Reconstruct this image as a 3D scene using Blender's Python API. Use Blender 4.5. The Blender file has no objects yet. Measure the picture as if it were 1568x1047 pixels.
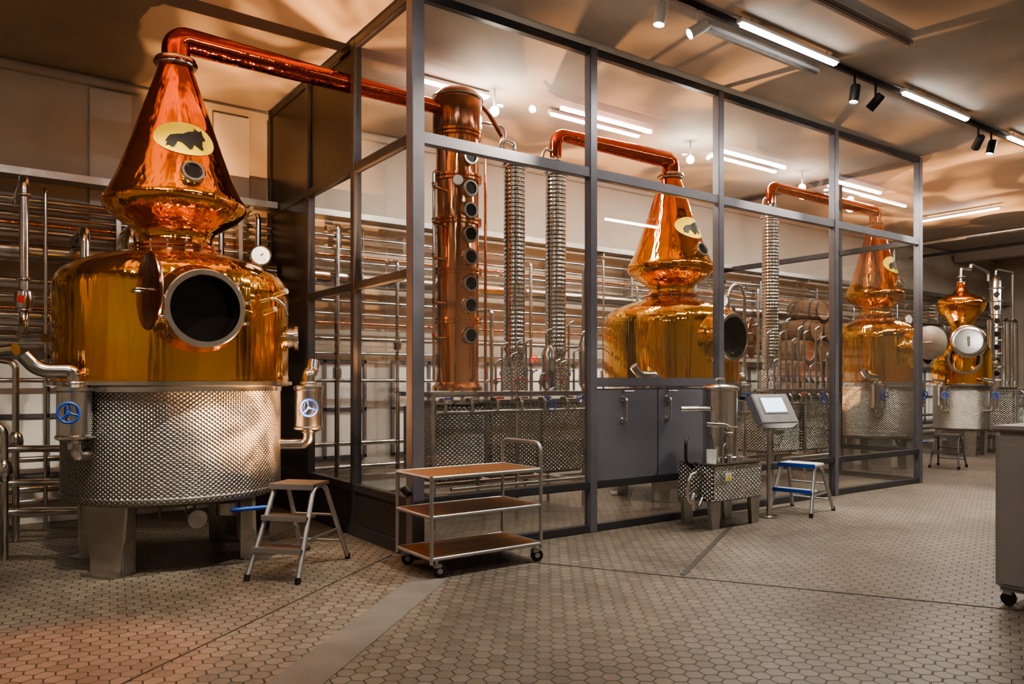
import bpy, bmesh, math, random
from mathutils import Vector, Matrix
random.seed(7)
PI=math.pi
scene=bpy.context.scene
try:
    scene.view_settings.look='AgX - Medium High Contrast'
    scene.view_settings.exposure=.28
except Exception: pass

# ------------------------------------------------------------------ materials
def newmat(name):
    m=bpy.data.materials.new(name); m.use_nodes=True
    nt=m.node_tree; b=nt.nodes['Principled BSDF']
    return m,nt,b
def setc(b,base=None,metal=0,rough=.5,emis=None,es=0,coat=0):
    if base: b.inputs['Base Color'].default_value=(*base,1)
    b.inputs['Metallic'].default_value=metal
    b.inputs['Roughness'].default_value=rough
    if coat: b.inputs['Coat Weight'].default_value=coat
    if emis:
        b.inputs['Emission Color'].default_value=(*emis,1)
        b.inputs['Emission Strength'].default_value=es
def ramp(nt,stops):
    n=nt.nodes.new('ShaderNodeValToRGB'); cr=n.color_ramp
    while len(cr.elements)<len(stops): cr.elements.new(.5)
    for e,(p,c) in zip(cr.elements,stops):
        e.position=p; e.color=(*c,1)
    return n
def simple(name,base,metal=0,rough=.5,var=.12,scale=8,bump=0.0,coat=0):
    m,nt,b=newmat(name); setc(b,base,metal,rough,coat=coat)
    tc=nt.nodes.new('ShaderNodeTexCoord'); nz=nt.nodes.new('ShaderNodeTexNoise')
    nz.inputs['Scale'].default_value=scale; nz.inputs['Detail'].default_value=6
    nt.links.new(tc.outputs['Object'],nz.inputs['Vector'])
    lo=tuple(max(0,c*(1-var)) for c in base); hi=tuple(min(1,c*(1+var)) for c in base)
    r=ramp(nt,[(.3,lo),(.7,hi)])
    nt.links.new(nz.outputs['Fac'],r.inputs['Fac']); nt.links.new(r.outputs['Color'],b.inputs['Base Color'])
    if bump:
        bp=nt.nodes.new('ShaderNodeBump'); bp.inputs['Strength'].default_value=bump; bp.inputs['Distance'].default_value=.01
        nt.links.new(nz.outputs['Fac'],bp.inputs['Height']); nt.links.new(bp.outputs['Normal'],b.inputs['Normal'])
    return m
def emis(name,col,s):
    m,nt,b=newmat(name); setc(b,(.8,.8,.8),0,.4,col,s); return m
def copper(name,stops,rough=.16,z0=0,z1=5):
    m,nt,b=newmat(name); setc(b,(1,.5,.2),1,rough)
    tc=nt.nodes.new('ShaderNodeTexCoord'); sp=nt.nodes.new('ShaderNodeSeparateXYZ')
    nt.links.new(tc.outputs['Object'],sp.inputs[0])
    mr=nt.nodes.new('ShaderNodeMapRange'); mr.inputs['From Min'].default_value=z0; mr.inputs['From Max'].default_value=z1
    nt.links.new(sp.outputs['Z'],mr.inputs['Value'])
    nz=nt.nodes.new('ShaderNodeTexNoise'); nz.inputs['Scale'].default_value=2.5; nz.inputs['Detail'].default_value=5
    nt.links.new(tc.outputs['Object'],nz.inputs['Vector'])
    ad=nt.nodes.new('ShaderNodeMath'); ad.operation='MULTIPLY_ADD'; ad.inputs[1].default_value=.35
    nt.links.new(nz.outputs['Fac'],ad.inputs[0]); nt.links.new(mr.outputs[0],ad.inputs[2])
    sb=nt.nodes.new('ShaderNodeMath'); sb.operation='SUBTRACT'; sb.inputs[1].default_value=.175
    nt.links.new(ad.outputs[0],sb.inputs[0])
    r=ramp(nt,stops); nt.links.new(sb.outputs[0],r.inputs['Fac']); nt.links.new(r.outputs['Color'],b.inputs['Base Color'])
    rr=nt.nodes.new('ShaderNodeMapRange'); rr.inputs['To Min'].default_value=rough*.6; rr.inputs['To Max'].default_value=rough*1.5
    nt.links.new(nz.outputs['Fac'],rr.inputs['Value']); nt.links.new(rr.outputs[0],b.inputs['Roughness'])
    n2=nt.nodes.new('ShaderNodeTexNoise'); n2.inputs['Scale'].default_value=3.0; n2.inputs['Detail'].default_value=2
    mp=nt.nodes.new('ShaderNodeMapping'); mp.inputs['Scale'].default_value=(3.2,3.2,.35)
    nt.links.new(tc.outputs['Object'],mp.inputs[0]); nt.links.new(mp.outputs[0],n2.inputs['Vector'])
    bp=nt.nodes.new('ShaderNodeBump'); bp.inputs['Strength'].default_value=.5; bp.inputs['Distance'].default_value=.03
    nt.links.new(n2.outputs['Fac'],bp.inputs['Height']); nt.links.new(bp.outputs['Normal'],b.inputs['Normal'])
    return m
def dimple(name,base=(.46,.45,.43),s=.048,dist=.009,rough=.28,st=.8,lo=.4):
    m,nt,b=newmat(name); setc(b,base,1,rough)
    tc=nt.nodes.new('ShaderNodeTexCoord'); sp=nt.nodes.new('ShaderNodeSeparateXYZ')
    nt.links.new(tc.outputs['UV'],sp.inputs[0])
    def mth(op,a,bb=None):
        n=nt.nodes.new('ShaderNodeMath'); n.operation=op
        for i,x in enumerate((a,bb)):
            if x is None: continue
            if isinstance(x,(int,float)): n.inputs[i].default_value=x
            else: nt.links.new(x,n.inputs[i])
        return n.outputs[0]
    x=sp.outputs[0]; y=mth('MULTIPLY',sp.outputs[1],1.35)
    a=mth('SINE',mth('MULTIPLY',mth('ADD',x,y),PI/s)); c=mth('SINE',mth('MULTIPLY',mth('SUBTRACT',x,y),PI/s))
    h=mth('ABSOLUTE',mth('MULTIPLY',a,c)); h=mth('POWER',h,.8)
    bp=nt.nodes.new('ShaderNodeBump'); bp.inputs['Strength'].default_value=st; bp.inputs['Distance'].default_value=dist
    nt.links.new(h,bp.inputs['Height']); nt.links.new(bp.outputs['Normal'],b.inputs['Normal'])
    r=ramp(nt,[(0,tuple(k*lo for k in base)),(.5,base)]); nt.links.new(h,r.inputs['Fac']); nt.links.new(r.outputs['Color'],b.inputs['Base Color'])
    return m
def glassmat(name,tint=(.92,.94,.94)):
    m=bpy.data.materials.new(name); m.use_nodes=True; nt=m.node_tree
    nt.nodes.clear(); o=nt.nodes.new('ShaderNodeOutputMaterial')
    t=nt.nodes.new('ShaderNodeBsdfTransparent'); t.inputs[0].default_value=(*tint,1)
    g=nt.nodes.new('ShaderNodeBsdfGlossy'); g.inputs['Roughness'].default_value=.01; g.inputs[0].default_value=(1,1,1,1)
    f=nt.nodes.new('ShaderNodeFresnel')
    ge=nt.nodes.new('ShaderNodeNewGeometry'); io=nt.nodes.new('ShaderNodeMath'); io.operation='MULTIPLY_ADD'
    io.inputs[1].default_value=-(1.5-1/1.5); io.inputs[2].default_value=1.5
    nt.links.new(ge.outputs['Backfacing'],io.inputs[0]); nt.links.new(io.outputs[0],f.inputs['IOR'])
    k=nt.nodes.new('ShaderNodeMath'); k.operation='MULTIPLY'; k.inputs[1].default_value=2.8; k.use_clamp=True
    nt.links.new(f.outputs[0],k.inputs[0])
    mx=nt.nodes.new('ShaderNodeMixShader'); nt.links.new(k.outputs[0],mx.inputs[0]); nt.links.new(t.outputs[0],mx.inputs[1]); nt.links.new(g.outputs[0],mx.inputs[2])
    nt.links.new(mx.outputs[0],o.inputs[0]); return m
def hexfloor(name,size=.105):
    m,nt,b=newmat(name); setc(b,(.3,.28,.25),0,.42)
    L=nt.links
    def vm(op,a,bb=None):
        n=nt.nodes.new('ShaderNodeVectorMath'); n.operation=op
        for i,x in enumerate((a,bb)):
            if x is None: continue
            if isinstance(x,tuple): n.inputs[i].default_value=x
            else: L.new(x,n.inputs[i])
        return n
    def mth(op,a,bb=None):
        n=nt.nodes.new('ShaderNodeMath'); n.operation=op
        for i,x in enumerate((a,bb)):
            if x is None: continue
            if isinstance(x,(int,float)): n.inputs[i].default_value=x
            else: L.new(x,n.inputs[i])
        return n.outputs[0]
    tc=nt.nodes.new('ShaderNodeTexCoord'); mp=nt.nodes.new('ShaderNodeMapping')
    mp.inputs['Rotation'].default_value=(0,0,math.radians(8)); mp.inputs['Scale'].default_value=(1/size,1/size,0)
    L.new(tc.outputs['Object'],mp.inputs[0])
    p=vm('ADD',mp.outputs[0],(1000,1732.0508,0)).outputs[0]
    s=(1,1.7320508,1); hs=(.5,.8660254,0)
    a=vm('SUBTRACT',vm('MODULO',p,s).outputs[0],hs).outputs[0]
    c=vm('SUBTRACT',vm('MODULO',vm('ADD',p,hs).outputs[0],s).outputs[0],hs).outputs[0]
    lt=mth('LESS_THAN',vm('DOT_PRODUCT',a,a).outputs['Value'],vm('DOT_PRODUCT',c,c).outputs['Value'])
    mx=nt.nodes.new('ShaderNodeMix'); mx.data_type='VECTOR'
    L.new(lt,mx.inputs[0]); L.new(c,mx.inputs[4]); L.new(a,mx.inputs[5])
    g=mx.outputs[1]
    ag=vm('ABSOLUTE',g).outputs[0]
    sp=nt.nodes.new('ShaderNodeSeparateXYZ'); L.new(ag,sp.inputs[0])
    d=mth('MAXIMUM',sp.outputs[0],mth('ADD',mth('MULTIPLY',sp.outputs[0],.5),mth('MULTIPLY',sp.outputs[1],.8660254)))
    edge=mth('SUBTRACT',.5,d)
    mr=nt.nodes.new('ShaderNodeMapRange'); mr.inputs['From Min'].default_value=.015; mr.inputs['From Max'].default_value=.06
    L.new(edge,mr.inputs['Value'])
    idv=vm('SUBTRACT',p,g).outputs[0]
    wn=nt.nodes.new('ShaderNodeTexWhiteNoise'); L.new(vm('SNAP',vm('ADD',idv,(.05,.05,.05)).outputs[0],(.1,.1,.1)).outputs[0],wn.inputs['Vector'])
    r=ramp(nt,[(0,(.142,.122,.099)),(1,(.205,.178,.145))]); L.new(wn.outputs['Value'],r.inputs['Fac'])
    nz=nt.nodes.new('ShaderNodeTexNoise'); nz.inputs['Scale'].default_value=.8; nz.inputs['Detail'].default_value=8
    L.new(tc.outputs['Object'],nz.inputs['Vector'])
    r2=ramp(nt,[(.3,(.58,.57,.56)),(.7,(1.0,1.0,1.0))]); L.new(nz.outputs['Fac'],r2.inputs['Fac'])
    m1=nt.nodes.new('ShaderNodeMix'); m1.data_type='RGBA'; m1.blend_type='MULTIPLY'; m1.inputs[0].default_value=1
    L.new(r.outputs[0],m1.inputs[6]); L.new(r2.outputs[0],m1.inputs[7])
    m2=nt.nodes.new('ShaderNodeMix'); m2.data_type='RGBA'; m2.inputs[6].default_value=(.025,.021,.017,1)
    L.new(mr.outputs[0],m2.inputs[0]); L.new(m1.outputs[2],m2.inputs[7])
    L.new(m2.outputs[2],b.inputs['Base Color'])
    bp=nt.nodes.new('ShaderNodeBump'); bp.inputs['Strength'].default_value=.6; bp.inputs['Distance'].default_value=.006
    L.new(mr.outputs[0],bp.inputs['Height']); L.new(bp.outputs['Normal'],b.inputs['Normal'])
    return m
def wood(name,c1,c2,rough=.4,ax=0):
    m,nt,b=newmat(name); setc(b,c1,0,rough)
    tc=nt.nodes.new('ShaderNodeTexCoord'); mp=nt.nodes.new('ShaderNodeMapping')
    sc=[9,9,9]; sc[ax]=.9; mp.inputs['Scale'].default_value=sc
    nt.links.new(tc.outputs['Object'],mp.inputs[0])
    nz=nt.nodes.new('ShaderNodeTexNoise'); nz.inputs['Scale'].default_value=3; nz.inputs['Detail'].default_value=8; nz.inputs['Distortion'].default_value=.6
    nt.links.new(mp.outputs[0],nz.inputs['Vector']); r=ramp(nt,[(.3,c1),(.7,c2)])
    nt.links.new(nz.outputs['Fac'],r.inputs['Fac']); nt.links.new(r.outputs[0],b.inputs['Base Color']); return m
def perfor(name):
    m,nt,b=newmat(name); setc(b,(.08,.08,.085),.6,.4)
    tc=nt.nodes.new('ShaderNodeTexCoord'); vo=nt.nodes.new('ShaderNodeTexVoronoi'); vo.inputs['Scale'].default_value=40; vo.inputs['Randomness'].default_value=0
    nt.links.new(tc.outputs['UV'],vo.inputs['Vector']); r=ramp(nt,[(.30,(.01,.01,.01)),(.42,(.12,.11,.11))])
    nt.links.new(vo.outputs['Distance'],r.inputs['Fac']); nt.links.new(r.outputs[0],b.inputs['Base Color']); return m

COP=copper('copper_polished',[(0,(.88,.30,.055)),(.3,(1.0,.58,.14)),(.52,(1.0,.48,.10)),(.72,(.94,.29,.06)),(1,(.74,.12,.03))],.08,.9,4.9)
COPR=copper('copper_red',[(0,(.50,.08,.03)),(1,(.60,.11,.04))],.09)
COPC=copper('copper_rose',[(0,(.95,.50,.28)),(1,(.78,.34,.18))],.10)
COPB=copper('copper_brown',[(0,(.32,.12,.07)),(1,(.40,.17,.10))],.18)
STEEL=simple('stainless_steel',(.66,.65,.63),1,.16,.08,6)
STEELB=simple('brushed_steel',(.46,.45,.43),1,.34,.15,12)
POL=simple('polished_steel',(.62,.61,.59),1,.10,.05,6)
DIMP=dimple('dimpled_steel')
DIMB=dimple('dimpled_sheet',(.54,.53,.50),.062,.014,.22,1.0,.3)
DARK=simple('anthracite_frame',(.050,.050,.057),.3,.38,.15,5)
FRAME=simple('grey_frame',(.15,.15,.175),.3,.35,.1,5)
DPAN=simple('anthracite_panel',(.030,.030,.036),.3,.3,.35,2)
GREY=simple('grey_lacquer',(.15,.15,.185),.1,.4,.05,3)
LGREY=simple('light_grey_lacquer',(.25,.25,.26),.1,.4,.05,3)
GLASS=glassmat('partition_glass')
BLACK=simple('black_rubber',(.015,.015,.015),0,.5,.2,9)
BLACKG=simple('dark_interior',(.006,.005,.0045),0,.2,.2,9)
BLUE=simple('blue_enamel',(.02,.08,.42),0,.35,.1,9)
RED=simple('red_plastic',(.6,.02,.02),0,.4,.1,9)
YEL=simple('badge_yellow',(.95,.70,.05),0,.35,.05,9)
WHITE=simple('white_enamel',(.80,.80,.79),0,.35,.03,9)
WALL=simple('wall_plaster',(.46,.41,.345),0,.7,.10,1.5,.1)
WTILE=simple('wall_white_band',(.54,.52,.48),0,.45,.06,1.2)
PANEW=simple('frosted_pane',(.92,.92,.90),0,.3,.03,2)
CEIL=simple('ceiling_plaster',(.37,.33,.29),0,.8,.14,.9,.05)
FLOOR=hexfloor('hex_pavers')
CONC=simple('concrete_strip',(.125,.118,.110),0,.5,.18,3,.1)
SEAM=simple('dark_joint',(.04,.034,.028),0,.6,.2,6)
WOODT=wood('shelf_wood',(.10,.040,.013),(.30,.125,.04),.28)
WOODD=wood('step_wood',(.04,.024,.013),(.09,.05,.028),.5)
OAK=wood('oak_barrel',(.085,.045,.024),(.20,.115,.062))
TUBE=emis('led_tube_white',(1,.96,.90),28)
SPOTE=emis('spot_glow',(1,.93,.82),60)
SCREEN=emis('display_screen',(.40,.72,1),1.4)
PERF=perfor('perforated_sheet')
ALU=simple('aluminium',(.46,.46,.47),.85,.34,.08,10)

# ------------------------------------------------------------------ mesh helpers
def link(o,parent):
    scene.collection.objects.link(o)
    if parent is not None: o.parent=parent
    return o
def empty(name,loc=(0,0,0),rz=0):
    e=bpy.data.objects.new(name,None); e.location=loc; e.rotation_euler=(0,0,rz); e.empty_display_size=.2
    scene.collection.objects.link(e); return e
def finish(bm,parent,name,mat,smooth=True,ang=38):
    me=bpy.data.meshes.new(name); bmesh.ops.recalc_face_normals(bm,faces=bm.faces)
    bm.to_mesh(me); bm.free()
    if smooth:
        for p in me.polygons: p.use_smooth=True
        me.set_sharp_from_angle(angle=math.radians(ang))
    me.materials.append(mat); o=bpy.data.objects.new(name,me); return link(o,parent)
def box(parent,name,c,s,mat,bev=.004,rot=None):
    bm=bmesh.new(); bmesh.ops.create_cube(bm,size=1)
    for v in bm.verts: v.co=Vector((v.co.x*s[0],v.co.y*s[1],v.co.z*s[2]))
    if bev: bmesh.ops.bevel(bm,geom=bm.edges[:],offset=min(bev,min(s)*.3),segments=2,affect='EDGES')
    uv=bm.loops.layers.uv.new('UVMap'); bm.normal_update()
    for f in bm.faces:
        n=f.normal
        for l in f.loops:
            co=l.vert.co
            if abs(n.z)>.7: l[uv].uv=(co.x,co.y)
            elif abs(n.x)>.7: l[uv].uv=(co.y,co.z)
            else: l[uv].uv=(co.x,co.z)
    M=Matrix.Translation(c)
    if rot is not None: M=M@rot
    bmesh.ops.transform(bm,matrix=M,verts=bm.verts)
    return finish(bm,parent,name,mat,True,30)
def lathe(parent,name,prof,mat,loc=(0,0,0),axis=(0,0,1),segs=64,ang=38):
    bm=bmesh.new(); uv=bm.loops.layers.uv.new('UVMap')
    q=Vector((0,0,1)).rotation_difference(Vector(axis).normalized()).to_matrix()
    rmax=max(p[0] for p in prof); L=Vector(loc)
    rings=[]; vs=[0]
    for i,(r,z) in enumerate(prof):
        if i: vs.append(vs[-1]+math.hypot(r-prof[i-1][0],z-prof[i-1][1]))
        rings.append([bm.verts.new(L+q@Vector((r*math.cos(2*PI*k/segs),r*math.sin(2*PI*k/segs),z))) for k in range(segs)])
    for i in range(len(rings)-1):
        for k in range(segs):
            k2=(k+1)%segs
            f=bm.faces.new((rings[i][k],rings[i][k2],rings[i+1][k2],rings[i+1][k]))
            us=[k,k+1,k+1,k]; vv=[vs[i],vs[i],vs[i+1],vs[i+1]]
            for l,a,b in zip(f.loops,us,vv): l[uv].uv=(a/segs*2*PI*rmax,b)
    bmesh.ops.remove_doubles(bm,verts=bm.verts,dist=1e-5)
    return finish(bm,parent,name,mat,True,ang)
def fillet(pts,fr,n=8):
    P=[Vector(p) for p in pts]
    if fr<=0 or len(P)<3: return P
    out=[P[0]]
    for i in range(1,len(P)-1):
        a,b,c=P[i-1],P[i],P[i+1]
        d1=(a-b); d2=(c-b); r=min(fr,d1.length*.48,d2.length*.48)
        s=b+d1.normalized()*r; e=b+d2.normalized()*r
        for k in range(n+1):
            t=k/n; w=.8
            den=(1-t)**2+2*w*t*(1-t)+t*t
            out.append((s*(1-t)**2+b*2*w*t*(1-t)+e*t*t)/den)
    out.append(P[-1]); return out
def sweep(parent,name,pts,r,mat,fr=0,segs=14,r2=None,caps=True):
    P=fillet(pts,fr)
    L=[0]
    for i in range(1,len(P)): L.append(L[-1]+(P[i]-P[i-1]).length)
    bm=bmesh.new(); rings=[]
    T=[]
    for i in range(len(P)):
        if i==0: t=P[1]-P[0]
        elif i==len(P)-1: t=P[-1]-P[-2]
        else: t=(P[i]-P[i-1]).normalized()+(P[i+1]-P[i]).normalized()
        T.append(t.normalized() if t.length>1e-9 else Vector((0,0,1)))
    u=T[0].orthogonal().normalized()
    for i in range(len(P)):
        if i: 
            q=T[i-1].rotation_difference(T[i]); u=q@u
            u=(u-T[i]*u.dot(T[i])).normalized()
        w=T[i].cross(u); rr=r if r2 is None else r+(r2-r)*L[i]/L[-1]
        rings.append([bm.verts.new(P[i]+(u*math.cos(2*PI*k/segs)+w*math.sin(2*PI*k/segs))*rr) for k in range(segs)])
    for i in range(len(rings)-1):
        for k in range(segs):
            bm.faces.new((rings[i][k],rings[i][(k+1)%segs],rings[i+1][(k+1)%segs],rings[i+1][k]))
    if caps: bm.faces.new(rings[0][::-1]); bm.faces.new(rings[-1])
    return finish(bm,parent,name,mat,True,50)
def torus(parent,name,c,axis,R,r,mat,seg=40,s2=10):
    prof=[(R+r*math.cos(2*PI*k/s2),r*math.sin(2*PI*k/s2)) for k in range(s2+1)]
    return lathe(parent,name,prof,mat,c,axis,seg,80)
def disc(parent,name,c,axis,R,t,mat,seg=40,b=.004):
    return lathe(parent,name,[(0,-t/2),(R-b,-t/2),(R,-t/2+b),(R,t/2-b),(R-b,t/2),(0,t/2)],mat,c,axis,seg)
def poly_prism(parent,name,pts,thick,mat,M):
    bm=bmesh.new(); a=[bm.verts.new((x,-thick/2,z)) for x,z in pts]; b=[bm.verts.new((x,thick/2,z)) for x,z in pts]
    n=len(pts); bm.faces.new(a); bm.faces.new(b[::-1])
    for i in range(n): bm.faces.new((a[i],b[i],b[(i+1)%n],a[(i+1)%n]))
    bmesh.ops.transform(bm,matrix=M,verts=bm.verts); return finish(bm,parent,name,mat,False)
def handwheel(parent,name,c,axis,R,mat=BLUE):
    c=Vector(c); ax=Vector(axis).normalized(); o=ax.orthogonal().normalized(); w=ax.cross(o)
    torus(parent,name+'_rim',c,ax,R,R*.13,mat,28,8)
    for k in range(3):
        a=2*PI*k/3; d=o*math.cos(a)+w*math.sin(a)
        sweep(parent,name+'_spoke_%d'%k,[c,c+d*R],R*.1,mat,segs=8)
    sweep(parent,name+'_hub',[c-ax*R*.9,c+ax*R*.3],R*.2,mat,segs=12)

# ------------------------------------------------------------------ camera
cam=bpy.data.cameras.new('camera'); co=bpy.data.objects.new('camera',cam); scene.collection.objects.link(co)
co.location=(0,0,1.6); co.rotation_euler=(math.radians(90),0,-math.radians(35.6))
cam.lens=27.07; cam.sensor_width=36; cam.shift_y=.0392; cam.clip_end=100
scene.camera=co

# ------------------------------------------------------------------ room
U0,U1,V0,V1,H=-4,25,-4,10.25,5.2
box(None,'floor',((U0+U1)/2,(V0+V1)/2,-.1),(U1-U0+.4,V1-V0+.4,.2),FLOOR,0)
box(None,'ceiling',((U0+U1)/2,(V0+V1)/2,H+.1),(U1-U0+.4,V1-V0+.4,.2),CEIL,0)
box(None,'wall_back',((U0+U1)/2,V1+.1,H/2),(U1-U0+.4,.2,H),WALL,0)
box(None,'wall_front',((U0+U1)/2,V0-.1,H/2),(U1-U0+.4,.2,H),WALL,0)
box(None,'wall_left',(U0-.1,(V0+V1)/2,H/2),(.2,V1-V0,H),WALL,0)
box(None,'wall_right',(U1+.1,(V0+V1)/2,H/2),(.2,V1-V0,H),WALL,0)
box(None,'trim_1',((U0+U1)/2,V1-.03,5.12),(U1-U0,.06,.08),WALL,.01)
box(None,'trim_2',((U0+U1)/2,V1-.01,1.0),(U1-U0,.02,2.0),WTILE,.005)
box(None,'trim_3',(22.5,3.1,5.05),(.35,14.2,.3),CEIL,.02)
for i,u in enumerate((-1.2,1.45,2.85)): box(None,'trim_%d'%(i+4),(u,V1-.025,3.55),(.45,.05,3.0),WTILE,.008)
for i,u in enumerate((-2.6,-.9,.8,2.45,4.1,5.75,7.4,9.05,10.7,12.35,14.0,15.65,17.3,19.0,20.7,22.4)):
    e=empty('window_%d'%(i+1),(u,V1-.045,1.22))
    box(e,'pane',(0,.01,0),(1.16,.02,1.30),PANEW,0)
    for x in (-.6,0,.6): box(e,'stile',(x,-.01,0),(.05,.05,1.38),FRAME,.004)
    for z in (-.67,0,.67): box(e,'rail',(0,-.01,z),(1.25,.05,.05),FRAME,.004)
def strip(name,a,b,w,mat,h=.004):
    a=Vector((*a,0)); b=Vector((*b,0)); d=b-a
    R=Matrix.Rotation(math.atan2(d.y,d.x),4,'Z')
    return box(None,name,tuple((a+b)/2+Vector((0,0,h/2))),(d.length,w,h),mat,0,R)
strip('floor_strip',(.45,3.1),(3.12,5.5),.30,CONC)
strip('floor_joint',(-.6,3.55),(3.25,6.45),.012,SEAM)
strip('floor_joint',(4.1,5.5),(6.9,.9),.012,SEAM)
strip('floor_drain_channel',(4.87,4.37),(7.1,5.62),.05,SEAM)

# ------------------------------------------------------------------ partition
FP=6.212; UC=3.365; UE=12.41
gp=empty('glass_partition')
def post(name,u,v,w=.1,mat=FRAME,z1=5.17): box(gp,name,(u,v,z1/2),(w,w,z1),mat,.006)
posts=[5.487,7.564,10.05,UE]
post('corner_post',UC,FP,.125,FRAME)
for i,u in enumerate(posts): post('post_%d'%i,u,FP,.10,FRAME)
side=[7.508,8.807,10.17]
for i,v in enumerate(side): post('side_post_%d'%i,UC,v,.09,DARK)
for i,v in enumerate((7.57,8.9,10.17)): post('end_post_%d'%i,UE,v,.08,DARK)
def railu(name,u0,u1,v,z,h,mat=FRAME,d=.08): box(gp,name,((u0+u1)/2,v,z),(u1-u0,d,h),mat,.006)
def railv(name,v0,v1,u,z,h,mat=DARK,d=.08): box(gp,name,(u,(v0+v1)/2,z),(d,v1-v0,h),mat,.006)
railu('top_rail',UC,UE,FP,5.13,.08,DARK); railu('transom',UC,UE,FP,3.83,.11)
railu('low_rail',UC,UE,FP,.50,.08,DARK); railu('sill',UC,UE,FP,.04,.08,DARK)
for nm,z,h in (('side_top',5.13,.08),('side_transom',3.83,.09),('side_mid',2.6,.08),('side_low',.5,.08),('side_sill',.06,.12)):
    railv(nm,FP,10.2,UC,z,h)
for nm,z,h in (('end_top',5.13,.08),('end_transom',3.83,.09),('end_low',.5,.08),('end_sill',.04,.08)):
    railv(nm,FP,10.2,UE,z,h)
def pane(name,p0,p1,z0,z1,mat=GLASS):
    bm=bmesh.new(); vs=[bm.verts.new((*p0,z0)),bm.verts.new((*p1,z0)),bm.verts.new((*p1,z1)),bm.verts.new((*p0,z1))]; bm.faces.new(vs)
    return finish(bm,gp,name,mat,False)
us=[UC]+posts
for i in range(4):
    a,b=us[i],us[i+1]
    pane('glass_top_%d'%i,(a,FP),(b,FP),3.83,5.1)
    pane('glass_mid_%d'%i,(a,FP),(b,FP),.5 if i!=1 else 1.62,3.83)
    pane('glass_low_%d'%i,(a,FP),(b,FP),.06,.5)
vs_=[FP]+side
for i in range(2):
    a,b=vs_[i],vs_[i+1]
    if i==0: pane('sglass_top_%d'%i,(UC,a),(UC,b),3.83,5.1)
    else: box(gp,'side_perforated_panel',(UC,(a+b)/2,4.48),(.02,b-a-.08,1.24),PERF,0)
    pane('sglass_mid_%d'%i,(UC,a),(UC,b),2.6,3.83); pane('sglass_low_%d'%i,(UC,a),(UC,b),.5,2.6)
    box(gp,'side_kick_%d'%i,(UC,(a+b)/2,.28),(.03,b-a-.08,.4),PERF,0)
box(gp,'side_solid_panel',(UC,(8.807+10.17)/2,2.6),(.05,1.3,5.05),DPAN,.004)
for a,b in ((FP,7.57),(7.57,8.9),(8.9,10.17)):
    pane('eglass',(UE,a),(UE,b),.06,5.1)
box(gp,'grey_panel_left',(6.0,FP,1.03),(.95,.05,1.0),GREY,.006)
box(gp,'grey_panel_right',(7.0,FP,1.03),(1.03,.05,1.0),GREY,.006)
railu('panel_rail',5.487,7.564,FP,1.60,.10,FRAME)
for u in (5.92,6.62):
    sweep(gp,'door_handle',[(u,FP-.03,1.42),(u,FP-.10,1.42),(u,FP-.10,1.18),(u,FP-.03,1.18)],.015,STEEL,.04)
    disc(gp,'handle_rose',(u,FP-.03,1.42),(0,-1,0),.03,.012,STEEL,20); disc(gp,'handle_rose_low',(u,FP-.03,1.18),(0,-1,0),.03,.012,STEEL,20)
    sweep(gp,'lever',[(u,FP-.03,1.5),(u+.0,FP-.08,1.5),(u+.12,FP-.08,1.5)],.011,STEEL,.02)

# ------------------------------------------------------------------ stills
HEAD=[(.345,2.80),(.345,2.85),(.315,2.87),(.31,2.93),(.345,2.985),(.43,3.04),(.53,3.10),(.60,3.17),(.618,3.22),(.605,3.27),(.575,3.31),(.50,3.47),(.405,3.73),(.322,3.98),(.235,4.24),(.165,4.45),(.14,4.53)]
def rhead(z,s=1):
    for (r0,z0),(r1,z1) in zip(HEAD,HEAD[1:]):
        if z0<=z<=z1 and z1>z0: return s*(r0+(r1-r0)*(z-z0)/(z1-z0))
    return .14*s
BISON=[(-.205,-.06),(-.175,-.01),(-.15,.02),(-.09,.035),(-.03,.045),(.02,.075),(.06,.085),(.085,.10),(.075,.125),(.10,.112),(.12,.10),(.145,.105),(.155,.125),(.165,.095),(.17,.065),(.195,.03),(.19,.01),(.16,.012),(.14,.0),(.13,-.04),(.145,-.075),(.165,-.085),(.15,-.10),(.12,-.085),(.105,-.045),(.07,-.05),(.05,-.10),(.02,-.11),(.025,-.09),(.035,-.055),(-.04,-.05),(-.085,-.035),(-.10,-.07),(-.125,-.105),(-.155,-.105),(-.13,-.08),(-.13,-.045),(-.15,-.045),(-.175,-.085),(-.20,-.10),(-.185,-.065),(-.175,-.035)]
def onhead(x,z,zc,off,s):
    zz=zc+z; r=rhead(zz,s); a=-PI/2+x/r; return Vector(((r+off)*math.cos(a),(r+off)*math.sin(a),zz))
def badge(parent,zc,s):
    bm=bmesh.new(); N=40; R=8; rings=[]
    for j in range(R+1):
        f=max(j/R,.001); rings.append([bm.verts.new(onhead(.27*s*f*math.cos(2*PI*k/N),.155*f*math.sin(2*PI*k/N),zc,.008,s)) for k in range(N)])
    for j in range(R):
        for k in range(N): bm.faces.new((rings[j][k],rings[j][(k+1)%N],rings[j+1][(k+1)%N],rings[j+1][k]))
    finish(bm,parent,'badge_oval',YEL)
    bm=bmesh.new(); f=bm.faces.new([bm.verts.new((x*s*.85,0,z*.90)) for x,z in BISON])
    bmesh.ops.triangulate(bm,faces=[f]); bmesh.ops.subdivide_edges(bm,edges=bm.edges[:],cuts=3,use_grid_fill=True)
    for v in bm.verts: v.co=onhead(v.co.x,v.co.z,zc,.018,s)
    finish(bm,parent,'badge_bull',BLACK)
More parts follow.
